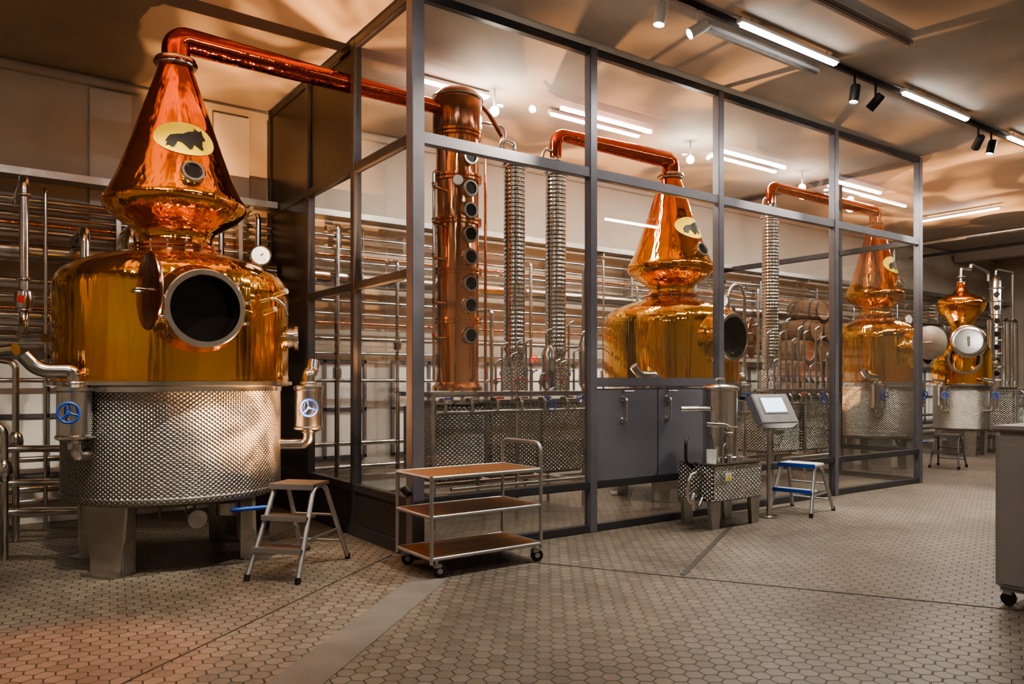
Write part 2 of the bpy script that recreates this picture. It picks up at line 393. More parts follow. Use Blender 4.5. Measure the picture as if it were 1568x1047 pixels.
def still(name,loc,s=1,pipe=None,hs=None,lid='left',lidmat=None):
    e=empty(name,loc); hs=hs or s; lidmat=lidmat or COPB
    Rj=.93*s; Rb=1.0*s
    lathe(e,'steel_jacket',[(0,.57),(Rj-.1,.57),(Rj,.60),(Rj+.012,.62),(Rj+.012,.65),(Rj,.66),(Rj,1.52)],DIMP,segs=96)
    lathe(e,'jacket_collar',[(Rj,1.52),(Rj+.01,1.52),(Rj+.01,1.56),(Rb+.02,1.565),(Rb+.035,1.575),(Rb+.035,1.605),(Rb,1.61)],STEEL,segs=96)
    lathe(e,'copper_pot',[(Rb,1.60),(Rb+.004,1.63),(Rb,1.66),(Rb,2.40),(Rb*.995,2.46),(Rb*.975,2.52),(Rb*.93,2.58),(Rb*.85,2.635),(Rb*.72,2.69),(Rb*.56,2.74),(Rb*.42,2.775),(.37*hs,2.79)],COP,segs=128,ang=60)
    lathe(e,'neck_flange',[(.36*hs,2.77),(.39*hs,2.78),(.39*hs,2.80),(.37*hs,2.81),(.39*hs,2.82),(.39*hs,2.84),(.33*hs,2.85)],COPC,segs=64)
    for k in range(16):
        a=2*PI*k/16; sweep(e,'flange_bolt_%d'%k,[(.375*hs*math.cos(a),.375*hs*math.sin(a),2.76),(.375*hs*math.cos(a),.375*hs*math.sin(a),2.86)],.011,STEEL,segs=6)
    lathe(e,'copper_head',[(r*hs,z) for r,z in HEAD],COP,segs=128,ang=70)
    lathe(e,'head_flange',[(.14*hs,4.50),(.175*hs,4.51),(.18*hs,4.53),(.18*hs,4.57),(.175*hs,4.58),(.13*hs,4.59)],STEEL,segs=40)
    torus(e,'head_band',(0,0,4.54),(0,0,1),.178*hs,.014,COPR)
    if pipe:
        sweep(e,'lyne_arm',pipe,.125*hs,COPR,.30,28,.075)
    badge(e,3.75,hs)
    r=rhead(3.42,hs)
    nrm=Vector((0,-1,.35)).normalized(); c=Vector((.02,-r-.02,3.42))
    lathe(e,'sight_glass_ring',[(.055,-.06),(.10,-.06),(.105,.0),(.105,.03),(.095,.04),(.075,.04),(.07,.02)],STEEL,tuple(c),nrm,36)
    disc(e,'sight_glass',tuple(c+nrm*.015),nrm,.075,.01,BLACKG,32)
    zc=2.19; ym=-Rb; mx=-.03
    lathe(e,'manway_collar',[(.40,-.12),(.36,-.02),(.315,.05),(.29,.11),(.285,.17)],COP,(mx,ym,zc),(0,-1,0),72,60)
    lathe(e,'manway_ring',[(.285,.15),(.31,.155),(.315,.17),(.315,.19),(.305,.20),(.268,.20),(.262,.19),(.262,.02)],STEEL,(mx,ym,zc),(0,-1,0),72)
    lathe(e,'manway_throat',[(.260,.185),(.260,.02),(.0,.015)],BLACKG,(mx,ym,zc),(0,-1,0),48)
    for k in (0,1,2):
        a=math.radians((-20,10,40)[k]); sweep(e,'clamp_bolt_%d'%k,[(mx+.33*math.cos(a),ym-.13,zc+.33*math.sin(a)),(mx+.33*math.cos(a),ym-.26,zc+.33*math.sin(a))],.014,STEEL,segs=8)
    if lid=='left':
        ln=Vector((.995,.1,0)).normalized(); lc=Vector((-.50,ym-.45,zc+.08))
        sweep(e,'lid_hinge',[(-.33,ym-.14,zc+.06),(-.45,ym-.20,zc+.06),(-.50,ym-.42,zc+.06)],.02,STEEL,.03)
        for dz in (-.08,.08): sweep(e,'hinge_bracket',[(-.33,ym-.17,zc+dz),(-.45,ym-.22,zc+dz)],.016,STEEL)
        sweep(e,'lid_handle',[lc+Vector((-.03,-.08,.0)),lc+Vector((-.1,-.1,0)),lc+Vector((-.1,.1,0)),lc+Vector((-.03,.08,0))],.012,STEEL,.03)
    else:
        ln=Vector((-.45,.9,0)).normalized(); lc=Vector((.62,ym+.02,zc+.02))
        sweep(e,'lid_hinge',[(.28,ym-.14,zc+.06),(.36,ym-.16,zc+.06),(.46,ym-.05,zc+.06)],.02,STEEL,.03)
    lathe(e,'manway_lid',[(0,.035),(.15,.03),(.25,.01),(.285,.005),(.29,-.005),(.285,-.015),(.0,-.012)],lidmat,tuple(lc),-ln,56)
    torus(e,'lid_seal',tuple(lc+ln*.012),ln,.27,.016,STEEL)
    g=Vector((.64*s,-.45*s,2.62)); sweep(e,'gauge_stem',[g,g+Vector((0,0,.10))],.014,STEEL)
    gn=Vector((-.25,-1,0)).normalized(); gc=g+Vector((0,0,.15))
    disc(e,'gauge_case',tuple(gc),gn,.095,.05,STEEL,32); disc(e,'gauge_face',tuple(gc+gn*.026),gn,.082,.006,WHITE,32)
    sweep(e,'gauge_needle',[gc+gn*.033,gc+gn*.033+Vector((.04,0,.03))],.004,BLACK,segs=6)
    a=math.radians(-22); d=Vector((math.cos(a),math.sin(a),0)); c=d*Rb+Vector((0,0,2.02))
    lathe(e,'side_stub',[(.10,-.05),(.095,.06),(.12,.06),(.12,.09),(.08,.09),(.075,.02)],STEEL,tuple(c),d,36)
    disc(e,'side_stub_glass',tuple(c+d*.05),d,.08,.01,BLACKG,24)
    sweep(e,'latch_arm',[(.50,-.9*s,2.30),(.58,-1.0*s,2.33),(.66,-1.0*s,2.28),(.70,-1.0*s,2.18)],.014,STEEL,.04)
    for k,zz in enumerate((2.20,2.36)): sweep(e,'latch_knob_%d'%k,[(.52+.1*k,-.92*s,zz),(.58+.1*k,-1.04*s,zz+.03)],.024,STEEL,segs=12)
    for k,an in enumerate((37,143,217,323)):
        a=math.radians(an); M=Matrix.Translation((.80*s*math.cos(a),.80*s*math.sin(a),0))@Matrix.Rotation(a+PI/2,4,'Z')
        poly_prism(e,'leg_%d'%k,[(-.15,0.012),(.15,0.012),(.21,.64),(-.21,.64)],.03,STEEL,M)
        for sx in (-1,1):
            M2=M@Matrix.Translation((sx*.165,.07,0))@Matrix.Rotation(PI/2,4,'Z')
            poly_prism(e,'leg_flange_%d'%k,[(-.07,.012),(.06,.012),(.06,.60),(-.07,.60)],.02,STEELB,M2)
        box(e,'foot_%d'%k,(.80*s*math.cos(a),.80*s*math.sin(a),.008),(.34,.2,.016),STEELB,.002,Matrix.Rotation(a+PI/2,4,'Z'))
    sweep(e,'drain',[(0,-.55*s,.62),(0,-.55*s,.45),(.0,-.8*s,.45)],.045,STEEL,.08); disc(e,'drain_flange',(0,-.8*s,.45),(0,1,0),.08,.03,STEELB,24)
    lathe(e,'drain_valve',[(.05,0),(.09,.02),(.09,.12),(.05,.16)],STEELB,(.25*s,-.75*s,.44),(0,0,1),20)
    sweep(e,'drain_lever',[(.25*s,-.82*s,.50),(.60*s,-.90*s,.51)],.018,BLUE)
    def unit(n,x,y,sx):
        ux=Vector((x,y,0)); inn=-ux.normalized()
        lathe(e,n+'_body',[(0,1.13),(.10,1.13),(.14,1.15),(.14,1.17),(.128,1.18),(.128,1.52),(.14,1.53),(.14,1.56),(.10,1.58),(0,1.58)],STEEL,(x,y,0),(0,0,1),36)
        w=Vector((-.35,-.93,0)).normalized(); p=ux+w*.16+Vector((0,0,1.36))
        handwheel(e,n+'_wheel',tuple(p),tuple(w),.078)
        lo=ux+Vector((0,0,1.15)); sweep(e,n+'_low_elbow',[lo,lo+Vector((0,0,-.14)),lo+Vector((0,0,-.14))+inn*.35],.055,STEEL,.10,18)
        torus(e,n+'_clamp',tuple(lo+Vector((0,0,-.02))),(0,0,1),.06,.018,STEEL,24,8)
        up=ux+Vector((0,0,1.57)); k=Vector((sx,.25,0))
        sweep(e,n+'_top_elbow',[up,up+Vector((0,0,.12)),up+Vector((0,0,.12))+k*.24,up+Vector((0,0,.24))+k*.34],.058,STEEL,.09,18)
        torus(e,n+'_clamp_b',tuple(up+Vector((0,0,.02))),(0,0,1),.065,.018,STEEL,24,8)
    unit('steam_inlet',-.88*s,-.56*s,-1); unit('steam_outlet',1.10*s,-.45*s,.25)
    return e
still('copper_pot_still',(1.62,7.61,0),1,[(0,0,4.55),(0,0,4.78),(2.98,.05,4.74)])
still('copper_pot_still',(8.28,7.66,0),.95,[(0,0,4.55),(0,0,4.78),(-2.11,0,4.76),(-2.11,0,4.47)],1,'right')
still('copper_pot_still',(13.9,7.75,0),.78,[(0,0,4.55),(0,0,4.78),(-3.3,-.09,4.76),(-3.3,-.09,4.47)],.85,'left',STEELB)

def onion(loc):
    e=empty('copper_onion_still',loc)
    lathe(e,'steel_jacket',[(0,.55),(.5,.55),(.55,.6),(.55,1.5)],DIMP,segs=64)
    lathe(e,'collar',[(.55,1.5),(.64,1.52),(.64,1.57),(.6,1.58)],STEEL,segs=64)
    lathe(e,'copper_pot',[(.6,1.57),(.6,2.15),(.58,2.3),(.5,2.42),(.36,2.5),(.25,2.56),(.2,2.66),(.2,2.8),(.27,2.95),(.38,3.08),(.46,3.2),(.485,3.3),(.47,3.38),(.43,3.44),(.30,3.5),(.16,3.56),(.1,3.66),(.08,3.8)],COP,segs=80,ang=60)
    sweep(e,'vapour_pipe',[(0,0,3.78),(0,0,4.12),(.45,0,4.12),(.45,0,4.25),(1.1,-.1,4.1),(1.1,-.1,3.9)],.035,STEEL,.06)
    for z in (3.8,3.92): torus(e,'clamp',(0,0,z),(0,0,1),.07,.02,STEEL,24,8)
    d=Vector((-.86,-.5,0)).normalized(); q=Vector((.5,-.86,0))
    lathe(e,'manway_ring',[(.30,-.14),(.30,.10),(.33,.10),(.33,.14),(.28,.14),(.27,0)],STEEL,tuple(d*.58+Vector((0,0,2.1))),tuple(d),48)
    n=Vector((-.8,-.6,.12)).normalized(); c=d*1.1+Vector((0.05,0,2.45))
    lathe(e,'manway_lid',[(0,.012),(.25,.010),(.255,.022),(.27,.022),(.33,.008),(.345,-.005),(.33,-.02),(0,-.01)],STEEL,tuple(c),tuple(n),48)
    sweep(e,'lid_grip',[c+n*.01+Vector((0,0,-.1)),c+n*.06+Vector((0,0,-.1)),c+n*.06+Vector((0,0,.1)),c+n*.01+Vector((0,0,.1))],.014,STEELB,.03)
    sweep(e,'lid_arm',[d*.68+q*.32+Vector((0,0,2.2)),d*.95+q*.36+Vector((0,0,2.35)),c-n*.03],.02,STEEL,.05)
    lathe(e,'side_port',[(.10,-.1),(.10,.08),(.13,.08),(.13,.11),(0,.11)],STEEL,(.45,-.4,2.0),(.7,-.7,0),28)
    for k in range(4):
        a=PI/4+k*PI/2; M=Matrix.Translation((.46*math.cos(a),.46*math.sin(a),0))@Matrix.Rotation(a+PI/2,4,'Z')
        poly_prism(e,'leg_%d'%k,[(-.1,0),(.1,0),(.13,.6),(-.13,.6)],.06,STEELB,M)
    for x,y in ((-.70,.05),(-.15,-.72)):
        lathe(e,'steam_unit',[(0,1.1),(.1,1.1),(.1,1.5),(0,1.5)],STEEL,(x,y,0),(0,0,1),24)
        handwheel(e,'wheel',(x-.1,y-.08,1.32),(-.8,-.6,0),.07)
        sweep(e,'elbow',[(x,y,1.1),(x,y,.98),(x*.6,y*.6,.98)],.04,STEEL,.06)
        sweep(e,'elbow_up',[(x,y,1.5),(x,y,1.62),(x-.25,y+.1,1.66)],.04,STEEL,.06)
onion((17.95,8.05,0))

# ------------------------------------------------------------------ columns
def copper_column(loc,z0=1.5,top=5.0,r=.25):
    e=empty('copper_rectification_column',loc)
    lathe(e,'base_flange',[(0,z0),(r+.05,z0),(r+.05,z0+.04),(r+.02,z0+.07),(r,z0+.1)],COPC,segs=56)
    lathe(e,'shell',[(r,z0+.08),(r,4.46)],COPC,segs=64,ang=50)
    lathe(e,'hat',[(r,4.44),(r+.02,4.46),(r+.035,4.50),(r+.035,4.84),(r+.02,4.92),(r-.05,4.98),(r-.13,5.01),(0,5.02)],COPB,segs=64,ang=50)
    for z in (2.30,2.87,3.45,3.95,4.46):
        for dz in (-.022,.022): lathe(e,'flange',[(r,z+dz-.015),(r+.035,z+dz-.013),(r+.035,z+dz+.013),(r,z+dz+.015)],COPC,segs=56)
    lathe(e,'hat_band',[(r+.03,4.86),(r+.055,4.87),(r+.055,4.89),(r+.02,4.90)],STEEL,segs=56)
    for z in (4.16,3.80,3.55,3.28,3.02,2.72,2.47,2.13):
        lathe(e,'porthole',[(.06,-.04),(.095,-.03),(.10,.04),(.09,.055),(.07,.055),(.065,.03)],STEEL,(0,-r,z),(0,-1,0),28)
        disc(e,'porthole_glass',(0,-r-.03,z),(0,-1,0),.068,.01,BLACKG,24)
    gn=Vector((-.5,-.87,0)).normalized(); disc(e,'thermometer',tuple(gn*(r+.07)+Vector((0,0,3.87))),gn,.055,.03,WHITE,24)
    disc(e,'thermometer_case',tuple(gn*(r+.05)+Vector((0,0,3.87))),gn,.062,.03,STEEL,24)
    sweep(e,'side_tube',[(r,-.05,4.30),(r+.09,-.08,4.30),(r+.09,-.08,1.62)],.018,COPC,.05)
    sweep(e,'left_tube',[(-r,0,4.0),(-r-.09,-.05,4.0),(-r-.09,-.05,1.62)],.018,STEEL,.05)
    for z in (2.1,2.5,3.0,3.4,3.8): 
        sweep(e,'sampling_cock',[(-r,-.05,z),(-r-.14,-.12,z)],.018,STEEL); box(e,'cock_handle',(-r-.14,-.13,z+.03),(.015,.07,.02),RED if z<2.3 else STEEL,.003)
    sweep(e,'top_pipe',[(r*.5,-.05,4.95),(r+.15,-.05,4.80),(r+.35,-.05,4.56)],.03,COPB,.08)
    sweep(e,'cooling_pipe',[(r,.05,4.7),(r+.42,.0,4.7),(r+.42,.0,4.3)],.02,STEEL,.08)
    return e
copper_column((4.70,7.66,0))
def condenser(loc,top=4.3,z0=1.5):
    e=empty('steel_tube_condenser',loc); prof=[(.0,z0),(.17,z0),(.17,z0+.28),(.13,z0+.31),(.125,z0+.42)]
    z=z0+.44; sh=[]
    while z<top-.12:
        sh+=[(.124+.010*math.sin(PI*j/5),z+.052*j/5) for j in range(5)]; z+=.052
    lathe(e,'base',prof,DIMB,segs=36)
    lathe(e,'corrugated_shell',[(.125,z0+.42)]+sh,POL,segs=48,ang=75)
    lathe(e,'top_cap',[(.12,z-.02),(.16,z),(.16,z+.03),(.14,z+.04),(.14,z+.10),(.16,z+.11),(.16,z+.14),(.05,z+.2),(0,z+.2)],STEEL,segs=36)
    lathe(e,'shell_band',[(.12,1.98),(.155,1.985),(.155,2.015),(.12,2.02)],STEEL,segs=36)
    sweep(e,'vent',[(0,0,z+.15),(0,0,z+.30),(-.22,-.05,z+.30),(-.28,-.05,z+.1)],.022,STEEL,.07)
    return e
condenser((5.52,7.66,0)); condenser((6.17,7.66,0)); condenser((10.6,7.66,0))

def tank(loc,L,name='dimpled_steel_tank'):
    e=empty(name,loc)
    n=3 if L>1.9 else 2; w=L/n
    for i in range(n):
        box(e,'vessel_%d'%i,(-L/2+w*(i+.5),0,.92),(w-.06,.72,.86),DIMB,.03)
        box(e,'lid_%d'%i,(-L/2+w*(i+.5),0,1.37),(w-.14,.66,.05),STEEL,.015)
    for x in (-L/2,0,L/2):
        for y in (-.42,.42): sweep(e,'upright',[(x,y,0),(x,y,1.46)],.025,STEEL)
    for z in (.35,1.46):
        for y in (-.42,.42): sweep(e,'long_rail',[(-L/2,y,z),(L/2,y,z)],.025,STEEL)
        for x in (-L/2,L/2): sweep(e,'cross_rail',[(x,-.42,z),(x,.42,z)],.025,STEEL)
    box(e,'top_plate',(0,0,1.475),(L+.05,.9,.03),STEEL,.006)
    for i in range(7):
        x=-L/2+.1+i*(L-.2)/6
        c=[BLUE,STEEL,RED,STEEL,BLUE,STEEL,STEEL][i]
        sweep(e,'outlet_%d'%i,[(x,-.40,1.40),(x,-.52,1.40),(x,-.52,1.28)],.022,STEEL,.04)
        box(e,'outlet_lever_%d'%i,(x+.02,-.54,1.42),(.10,.022,.022),c,.004)
    handwheel(e,'blue_wheel',(L*.18,-.56,1.33),(-.2,-1,0),.065); handwheel(e,'blue_wheel_b',(L*.38,-.56,1.40),(-.2,-1,0),.05)
    sweep(e,'manifold',[(-L/2,-.5,1.27),(L/2,-.5,1.27),(L/2,-.5,.3)],.02,STEEL,.05)
    sweep(e,'low_manifold',[(-L/2+.2,-.46,.42),(L/2,-.46,.42)],.022,STEEL)
    return e
tank((5.3,7.72,0),2.25); tank((11.0,7.72,0),1.7); tank((19.6,7.7,0),1.6)
e=empty('spirit_safe_pipework')
random.seed(3)
for i in range(14):
    x=5.05+i*.11; h=1.68+random.random()*.65
    y=7.38+.03*(i%2)
    sweep(e,'riser_%d'%i,[(x,y,1.495),(x,y,h),(x+.08,y,h+.03)],.014,STEEL,.03,10)
    box(e,'valve_%d'%i,(x,y,1.60+.1*(i%3)),(.05,.05,.06),STEEL,.01)
    box(e,'valve_lever_%d'%i,(x+.03,y-.035,1.64+.1*(i%3)),(.08,.012,.014),[RED,BLUE,STEEL][i%3],.003)
for u,z,r,h in ((5.85,1.75,.09,.3),(6.42,1.78,.07,.4)):
    lathe(e,'receiver',[(0,z-.25),(r*.6,z-.25),(r,z-.2),(r,z+h-.1),(r*.5,z+h),(0,z+h)],STEEL,(u,7.40,0),(0,0,1),28)
e=empty('spirit_safe_pipework')
for i in range(11):
    x=10.2+i*.16; h=1.8+random.random()*.9
    sweep(e,'riser_%d'%i,[(x,7.42,1.495),(x,7.42,h),(x+.1,7.42,h+.03)],.018,STEEL,.03,10)
    box(e,'valve_%d'%i,(x,7.42,1.65),(.06,.06,.07),STEEL,.01); box(e,'lever_%d'%i,(x+.03,7.37,1.7),(.09,.014,.014),[BLUE,RED][i%2],.003)
e=empty('water_supply_riser')
sweep(e,'loop',[(6.58,7.6,0),(6.58,7.6,3.1),(6.68,7.6,3.2),(6.78,7.6,3.1),(6.78,7.6,0)],.02,STEEL,.1)
e=empty('water_supply_riser')
sweep(e,'loop',[(9.6,7.7,0),(9.6,7.7,3.0),(9.80,7.7,3.15),(10.0,7.7,3.0),(10.0,7.7,0)],.028,STEEL,.15)
e=empty('steel_rectification_column',(19.3,7.9,0))
lathe(e,'shell',[(0,1.49),(.13,1.49),(.13,3.9),(.05,4.05),(0,4.05)],STEEL,segs=32)
for k in range(7): disc(e,'porthole_%d'%k,(-.12,-.07,1.8+.3*k),(-.9,-.5,0),.06,.05,BLACKG,20)
for k in range(8): torus(e,'flange_%d'%k,(0,0,1.65+.3*k),(0,0,1),.14,.018,STEEL,24,8)
for x,r in ((.45,.09),(.85,.09),(-.4,.07)):
    lathe(e,'side_column',[(0,1.49),(r,1.49)]+[(r+.012*(j%2),1.6+.04*j) for j in range(36)]+[(0,3.1)],STEEL,(x,-.05,0),(0,0,1),24)
sweep(e,'overhead_pipe',[(0,0,4.0),(0,0,4.2),(.9,0,4.2),(.9,0,3.0)],.03,STEEL,.08)
e=empty('steel_storage_tank',(21.6,7.2,0))
lathe(e,'shell',[(0,.35),(.3,.38),(.55,.5),(.55,2.2),(.3,2.38),(0,2.42)],STEELB,segs=40)
lathe(e,'hatch',[(0,2.38),(.18,2.38),(.18,2.5),(0,2.52)],STEEL,segs=28)
for k in range(3): 
    a=k*2*PI/3; sweep(e,'leg_%d'%k,[(.42*math.cos(a),.42*math.sin(a),0),(.42*math.cos(a),.42*math.sin(a),.5)],.04,STEEL)
sweep(e,'outlet',[(-.5,-.1,.6),(-.7,-.15,.6),(-.7,-.15,.4)],.03,STEEL,.05)
e=empty('ceiling_conduit')
sweep(e,'run_a',[(24.8,6.2,4.9),(18.6,6.2,4.9),(18.6,9.9,4.9),(18.6,9.9,4.0)],.05,STEELB,.12)
sweep(e,'run_b',[(24.8,5.6,4.75),(19.6,5.6,4.75),(19.6,10.0,4.75)],.035,DARK,.1)
for u in (19,21,23): 
    for v in (6.2,5.6): sweep(e,'hanger',[(u,v,4.8),(u,v,5.2)],.008,STEELB,segs=8)

# ------------------------------------------------------------------ wall pipework, one group per bay
i=0
runs=((3.02,.115,9.93),(2.72,.03,10.05),(3.45,.022,10.1),(3.36,.022,10.1),(3.55,.018,10.1),(3.27,.03,10.05),(2.55,.022,10.1),(2.42,.022,10.1),(2.2,.035,10.05),(2.0,.02,10.12),(.75,.035,10.0),(.42,.045,10.0),(.28,.03,10.05),(3.62,.03,10.08),(2.32,.055,9.93),(2.10,.016,10.0),(1.62,.028,10.02))
drops=(-3,-1.5,-.7,0.1,.75,1.9,2.25,2.6,3.05,4.1,4.35,5.0,5.9,6.3,6.6,7.0,7.35,8.9,9.4,9.7,10.4,11.6,12.0,13.1,15,15.3,16.6,18.5,20.5,21.5)
brk=(-2,0,1.5,2.9,4.5,6.2,8,9.8,11.5,13.5,15.5,18,21)
for a0,a1 in ((U0+.05,3.31),(3.43,12.35),(12.47,U1-.05)):
    e=empty('process_pipework')
    if a0<0: e1=e
    for k,(z,r,v) in enumerate(runs):
        if a0>3 and a0<12 and k in (14,15,4): continue
        sweep(e,'run_%d'%i,[(a0,v,z),(a1,v,z)],r,COPC if k in (3,7) else STEEL,segs=14); i+=1
    for u in drops:
        if not a0<u<a1: continue
        z1=random.choice((2.7,3.3,3.5,3.7)); sweep(e,'drop_%d'%i,[(u,9.76,.0),(u,9.76,z1),(u,10.1,z1+.02)],random.choice((.02,.028,.035)),STEEL,.06,12); i+=1
        if i%2: lathe(e,'drop_valve_%d'%i,[(.03,-.09),(.055,-.07),(.065,0),(.055,.07),(.03,.09)],STEEL,(u,9.76,1.3+random.random()*1.2),(0,0,1),16)
        if i%4==0: handwheel(e,'drop_wheel_%d'%i,(u,9.66,1.9+random.random()*.5),(0,-1,0),.06,random.choice((BLUE,RED,BLUE)))
    for u in brk:
        if not a0<u<a1: continue
        box(e,'bracket_%d'%i,(u,10.09,3.2),(.05,.22,1.0),STEELB,.004); i+=1
        torus(e,'duct_clamp_%d'%i,(u,9.93,3.02),(1,0,0),.122,.012,STEELB,28,8); i+=1
    box(e,'tray_base',((a0+a1)/2,9.95,3.84),(a1-a0,.3,.01),STEELB,0)
    for dv in (-.15,.15): box(e,'tray_side',((a0+a1)/2,9.95+dv,3.87),(a1-a0,.01,.08),STEELB,0)
    for k in range(5): sweep(e,'cable_%d'%k,[(a0,9.85+.05*k,3.87),(a1,9.85+.05*k,3.87)],.013,BLACK if k%2 else WHITE,segs=8)
    for u in range(-3,25,3):
        if a0+.1<u<a1: box(e,'tray_arm_%d'%u,(u,10.03,3.80),(.04,.36,.06),STEELB,.003)
e=e1
sweep(e,'riser',[(.5,10.1,3.60),(.5,8.86,3.60),(.5,8.86,2.15),(.45,8.5,2.0),(.62,8.15,2.0)],.042,STEEL,.12,18)
for z in (3.42,2.6,2.3): torus(e,'clamp',(.5,8.86,z),(0,0,1),.05,.018,STEEL,24,8)
lathe(e,'valve_body',[(.04,-.1),(.075,-.08),(.085,0),(.075,.08),(.04,.1)],STEEL,(.5,8.86,2.4),(0,0,1),24)
box(e,'valve_red_tag',(.47,8.77,2.4),(.05,.02,.07),RED,.003)
sweep(e,'low_feed',[(.20,8.6,.0),(.20,8.6,1.95),(.20,9.9,1.95)],.045,STEEL,.12,18)
sweep(e,'low_feed_b',[(-.05,8.3,.0),(-.05,8.3,1.6),(.0,7.5,1.80),(.35,7.2,1.86)],.05,STEEL,.12,18)
handwheel(e,'feed_valve',(-.02,7.75,1.85),(-.6,-.8,0),.07)
sweep(e,'lever_blue',[(-.15,7.4,1.86),(.25,7.3,1.90)],.018,BLUE)
lathe(e,'strainer',[(0,0),(.08,.01),(.09,.1),(.09,.26),(.05,.3),(0,.3)],STEEL,(.2,8.6,1.3),(0,0,1),24)
for k,z in enumerate((.95,.62,.34)):
    sweep(e,'cross_feed_%d'%k,[(-3.5,8.9,z),(.5,8.9,z),(.95,8.6,z)],.035,STEEL,.15)
for k,(u,v) in enumerate(((.32,8.3),(-.3,8.7),(.45,9.2))):
    sweep(e,'left_riser_%d'%k,[(u,v,.0),(u,v,1.2+.3*k),(u-.3,v+.2,1.25+.3*k)],.032,STEEL,.08,14)
    lathe(e,'left_valve_%d'%k,[(.035,-.1),(.06,-.07),(.07,0),(.06,.07),(.035,.1)],STEEL,(u,v,.8+.1*k),(0,0,1),18)
sweep(e,'rise_behind',[(1.55,9.5,.0),(1.55,9.5,3.3),(1.55,10.05,3.3)],.06,STEEL,.15)
sweep(e,'rise_behind_b',[(1.05,9.1,.0),(1.05,9.1,3.2),(1.05,10.05,3.2)],.05,STEEL,.15)
e=empty('feed_pump',(.0,7.85,0))
box(e,'base',(-.2,0,.04),(.6,.3,.08),STEELB,.01)
lathe(e,'motor',[(0,-.2),(.1,-.2),(.12,-.17),(.12,.15),(.08,.2),(0,.2)],STEELB,(-.3,0,.22),(1,0,0),28)
lathe(e,'pump_head',[(0,-.06),(.13,-.06),(.13,.04),(.05,.08),(0,.08)],STEEL,(.0,0,.22),(1,0,0),28)
box(e,'control_box',(-.3,0,.42),(.22,.16,.14),STEEL,.01)
sweep(e,'outlet',[(.03,0,.3),(.03,0,.6),(-.1,.25,.7)],.03,STEEL,.08)

# barrels
e=empty('barrel_rack',(14.2,9.2,0))
for x in (-1.4,-.5,.5,1.4):
    for y in (-.3,.3): box(e,'upright',(x,y,.55),(.06,.06,1.1),FRAME,.004)
for y in (-.3,.3): box(e,'beam',(0,y,1.12),(2.90,.05,.06),FRAME,.004)
e=empty('oak_barrel_stack',(14.2,9.2,0))
bl=[]
for row in range(5):
    n=6-row
    bl+=[((-(n-1)/2+k)*.48,1.39+.41*row) for k in range(n)]
for x,z in bl:
    lathe(e,'staves',[(0,-.34),(.17,-.34),(.18,-.36),(.195,-.36),(.228,-.15),(.235,0),(.228,.15),(.195,.36),(.18,.36),(.17,.34),(0,.34)],OAK,(x,0,z),(0,1,0),36)
    for y,r in ((-.33,.203),(-.18,.228),(.18,.228),(.33,.203)): lathe(e,'hoop',[(r,y-.02),(r+.006,y-.02),(r+.006,y+.02),(r,y+.02)],DARK,(x,0,z),(0,1,0),36)

# ------------------------------------------------------------------ trolley
e=empty('serving_trolley',(3.66,5.75,0))
Lx,Ly=.56,.30
for n,x,y in (('fl',-Lx,-Ly),('bl',-Lx,Ly)): 
    sweep(e,'post_'+n,[(x,y,.12),(x,y,.84)],.016,ALU)
sweep(e,'handle_frame',[(Lx,-Ly,.12),(Lx,-Ly,1.06),(Lx,Ly,1.06),(Lx,Ly,.12)],.016,ALU,.09,14)
for k,z in enumerate((.16,.50,.82)):
    box(e,'shelf_%d'%k,(0,0,z),(2*Lx-.04,2*Ly-.04,.025),WOODT,.004)
    for y in (-Ly,Ly): sweep(e,'shelf_rail_%d'%k,[(-Lx,y,z),(Lx,y,z)],.016,ALU)
    for x in (-Lx,Lx): sweep(e,'shelf_end_%d'%k,[(x,-Ly,z),(x,Ly,z)],.016,ALU)
for n,(x,y) in enumerate(((-Lx+.06,-Ly+.02),(-Lx+.06,Ly-.02),(Lx-.06,-Ly+.02),(Lx-.06,Ly-.02))):
    disc(e,'wheel_%d'%n,(x+.03,y,.055),(.35,1,0),.055,.035,BLACK,28); disc(e,'wheel_hub_%d'%n,(x+.03,y,.055),(.35,1,0),.025,.04,ALU,20)
    sweep(e,'caster_stem_%d'%n,[(x,y,.10),(x,y,.15)],.014,ALU)
    box(e,'caster_fork_%d'%n,(x+.01,y,.10),(.07,.055,.03),ALU,.008)

# ------------------------------------------------------------------ step ladders
def ladder(name,loc,rz,h,steps,hd,hw,matS,matF,matA=None,lr=.018):
    e=empty(name,loc,rz); ht=hw*.78
    for sx in (-1,1):
        sweep(e,'side_leg',[(sx*hw,-hd,.01),(sx*ht,-.10,h),(sx*ht,.10,h),(sx*hw,hd,.01)],lr,matF,.07,12)
    for k in range(steps):
        f=(k+1)/(steps+1); z=h*f; y=-hd+(hd-.10)*f; w=hw+(ht-hw)*f
        box(e,'tread_%d'%k,(0,y+.03,z),(2*w+.02,.17,.028),matS,.005)
        box(e,'tread_edge_%d'%k,(0,y-.060,z),(2*w+.02,.02,.045),matA or matF,.004)
    box(e,'top_platform',(0,0,h+.012),(2*ht+.05,.30,.032),matS,.008)
    box(e,'platform_edge',(0,-.155,h+.005),(2*ht+.05,.02,.05),matA or matF,.004)
    for f in (.25,.6): 
        w=hw+(ht-hw)*f; sweep(e,'rear_bar',[(-w,hd-(hd-.1)*f,h*f),(w,hd-(hd-.1)*f,h*f)],.011,matF)
    for sx in (-1,1): 
        w=hw+(ht-hw)*.4; box(e,'side_stay',(sx*w,0,h*.42),(.008,2*(hd-(hd-.1)*.42),.022),matF,.002)
        for y in (-hd,hd): sweep(e,'rubber_foot',[(sx*hw,y,0),(sx*hw,y*.98,.05)],.024,BLACK,segs=12)
    return e
ladder('step_ladder',(2.365,6.42,0),math.radians(-48.6),.72,2,.46,.225,WOODD,ALU,None,.021)
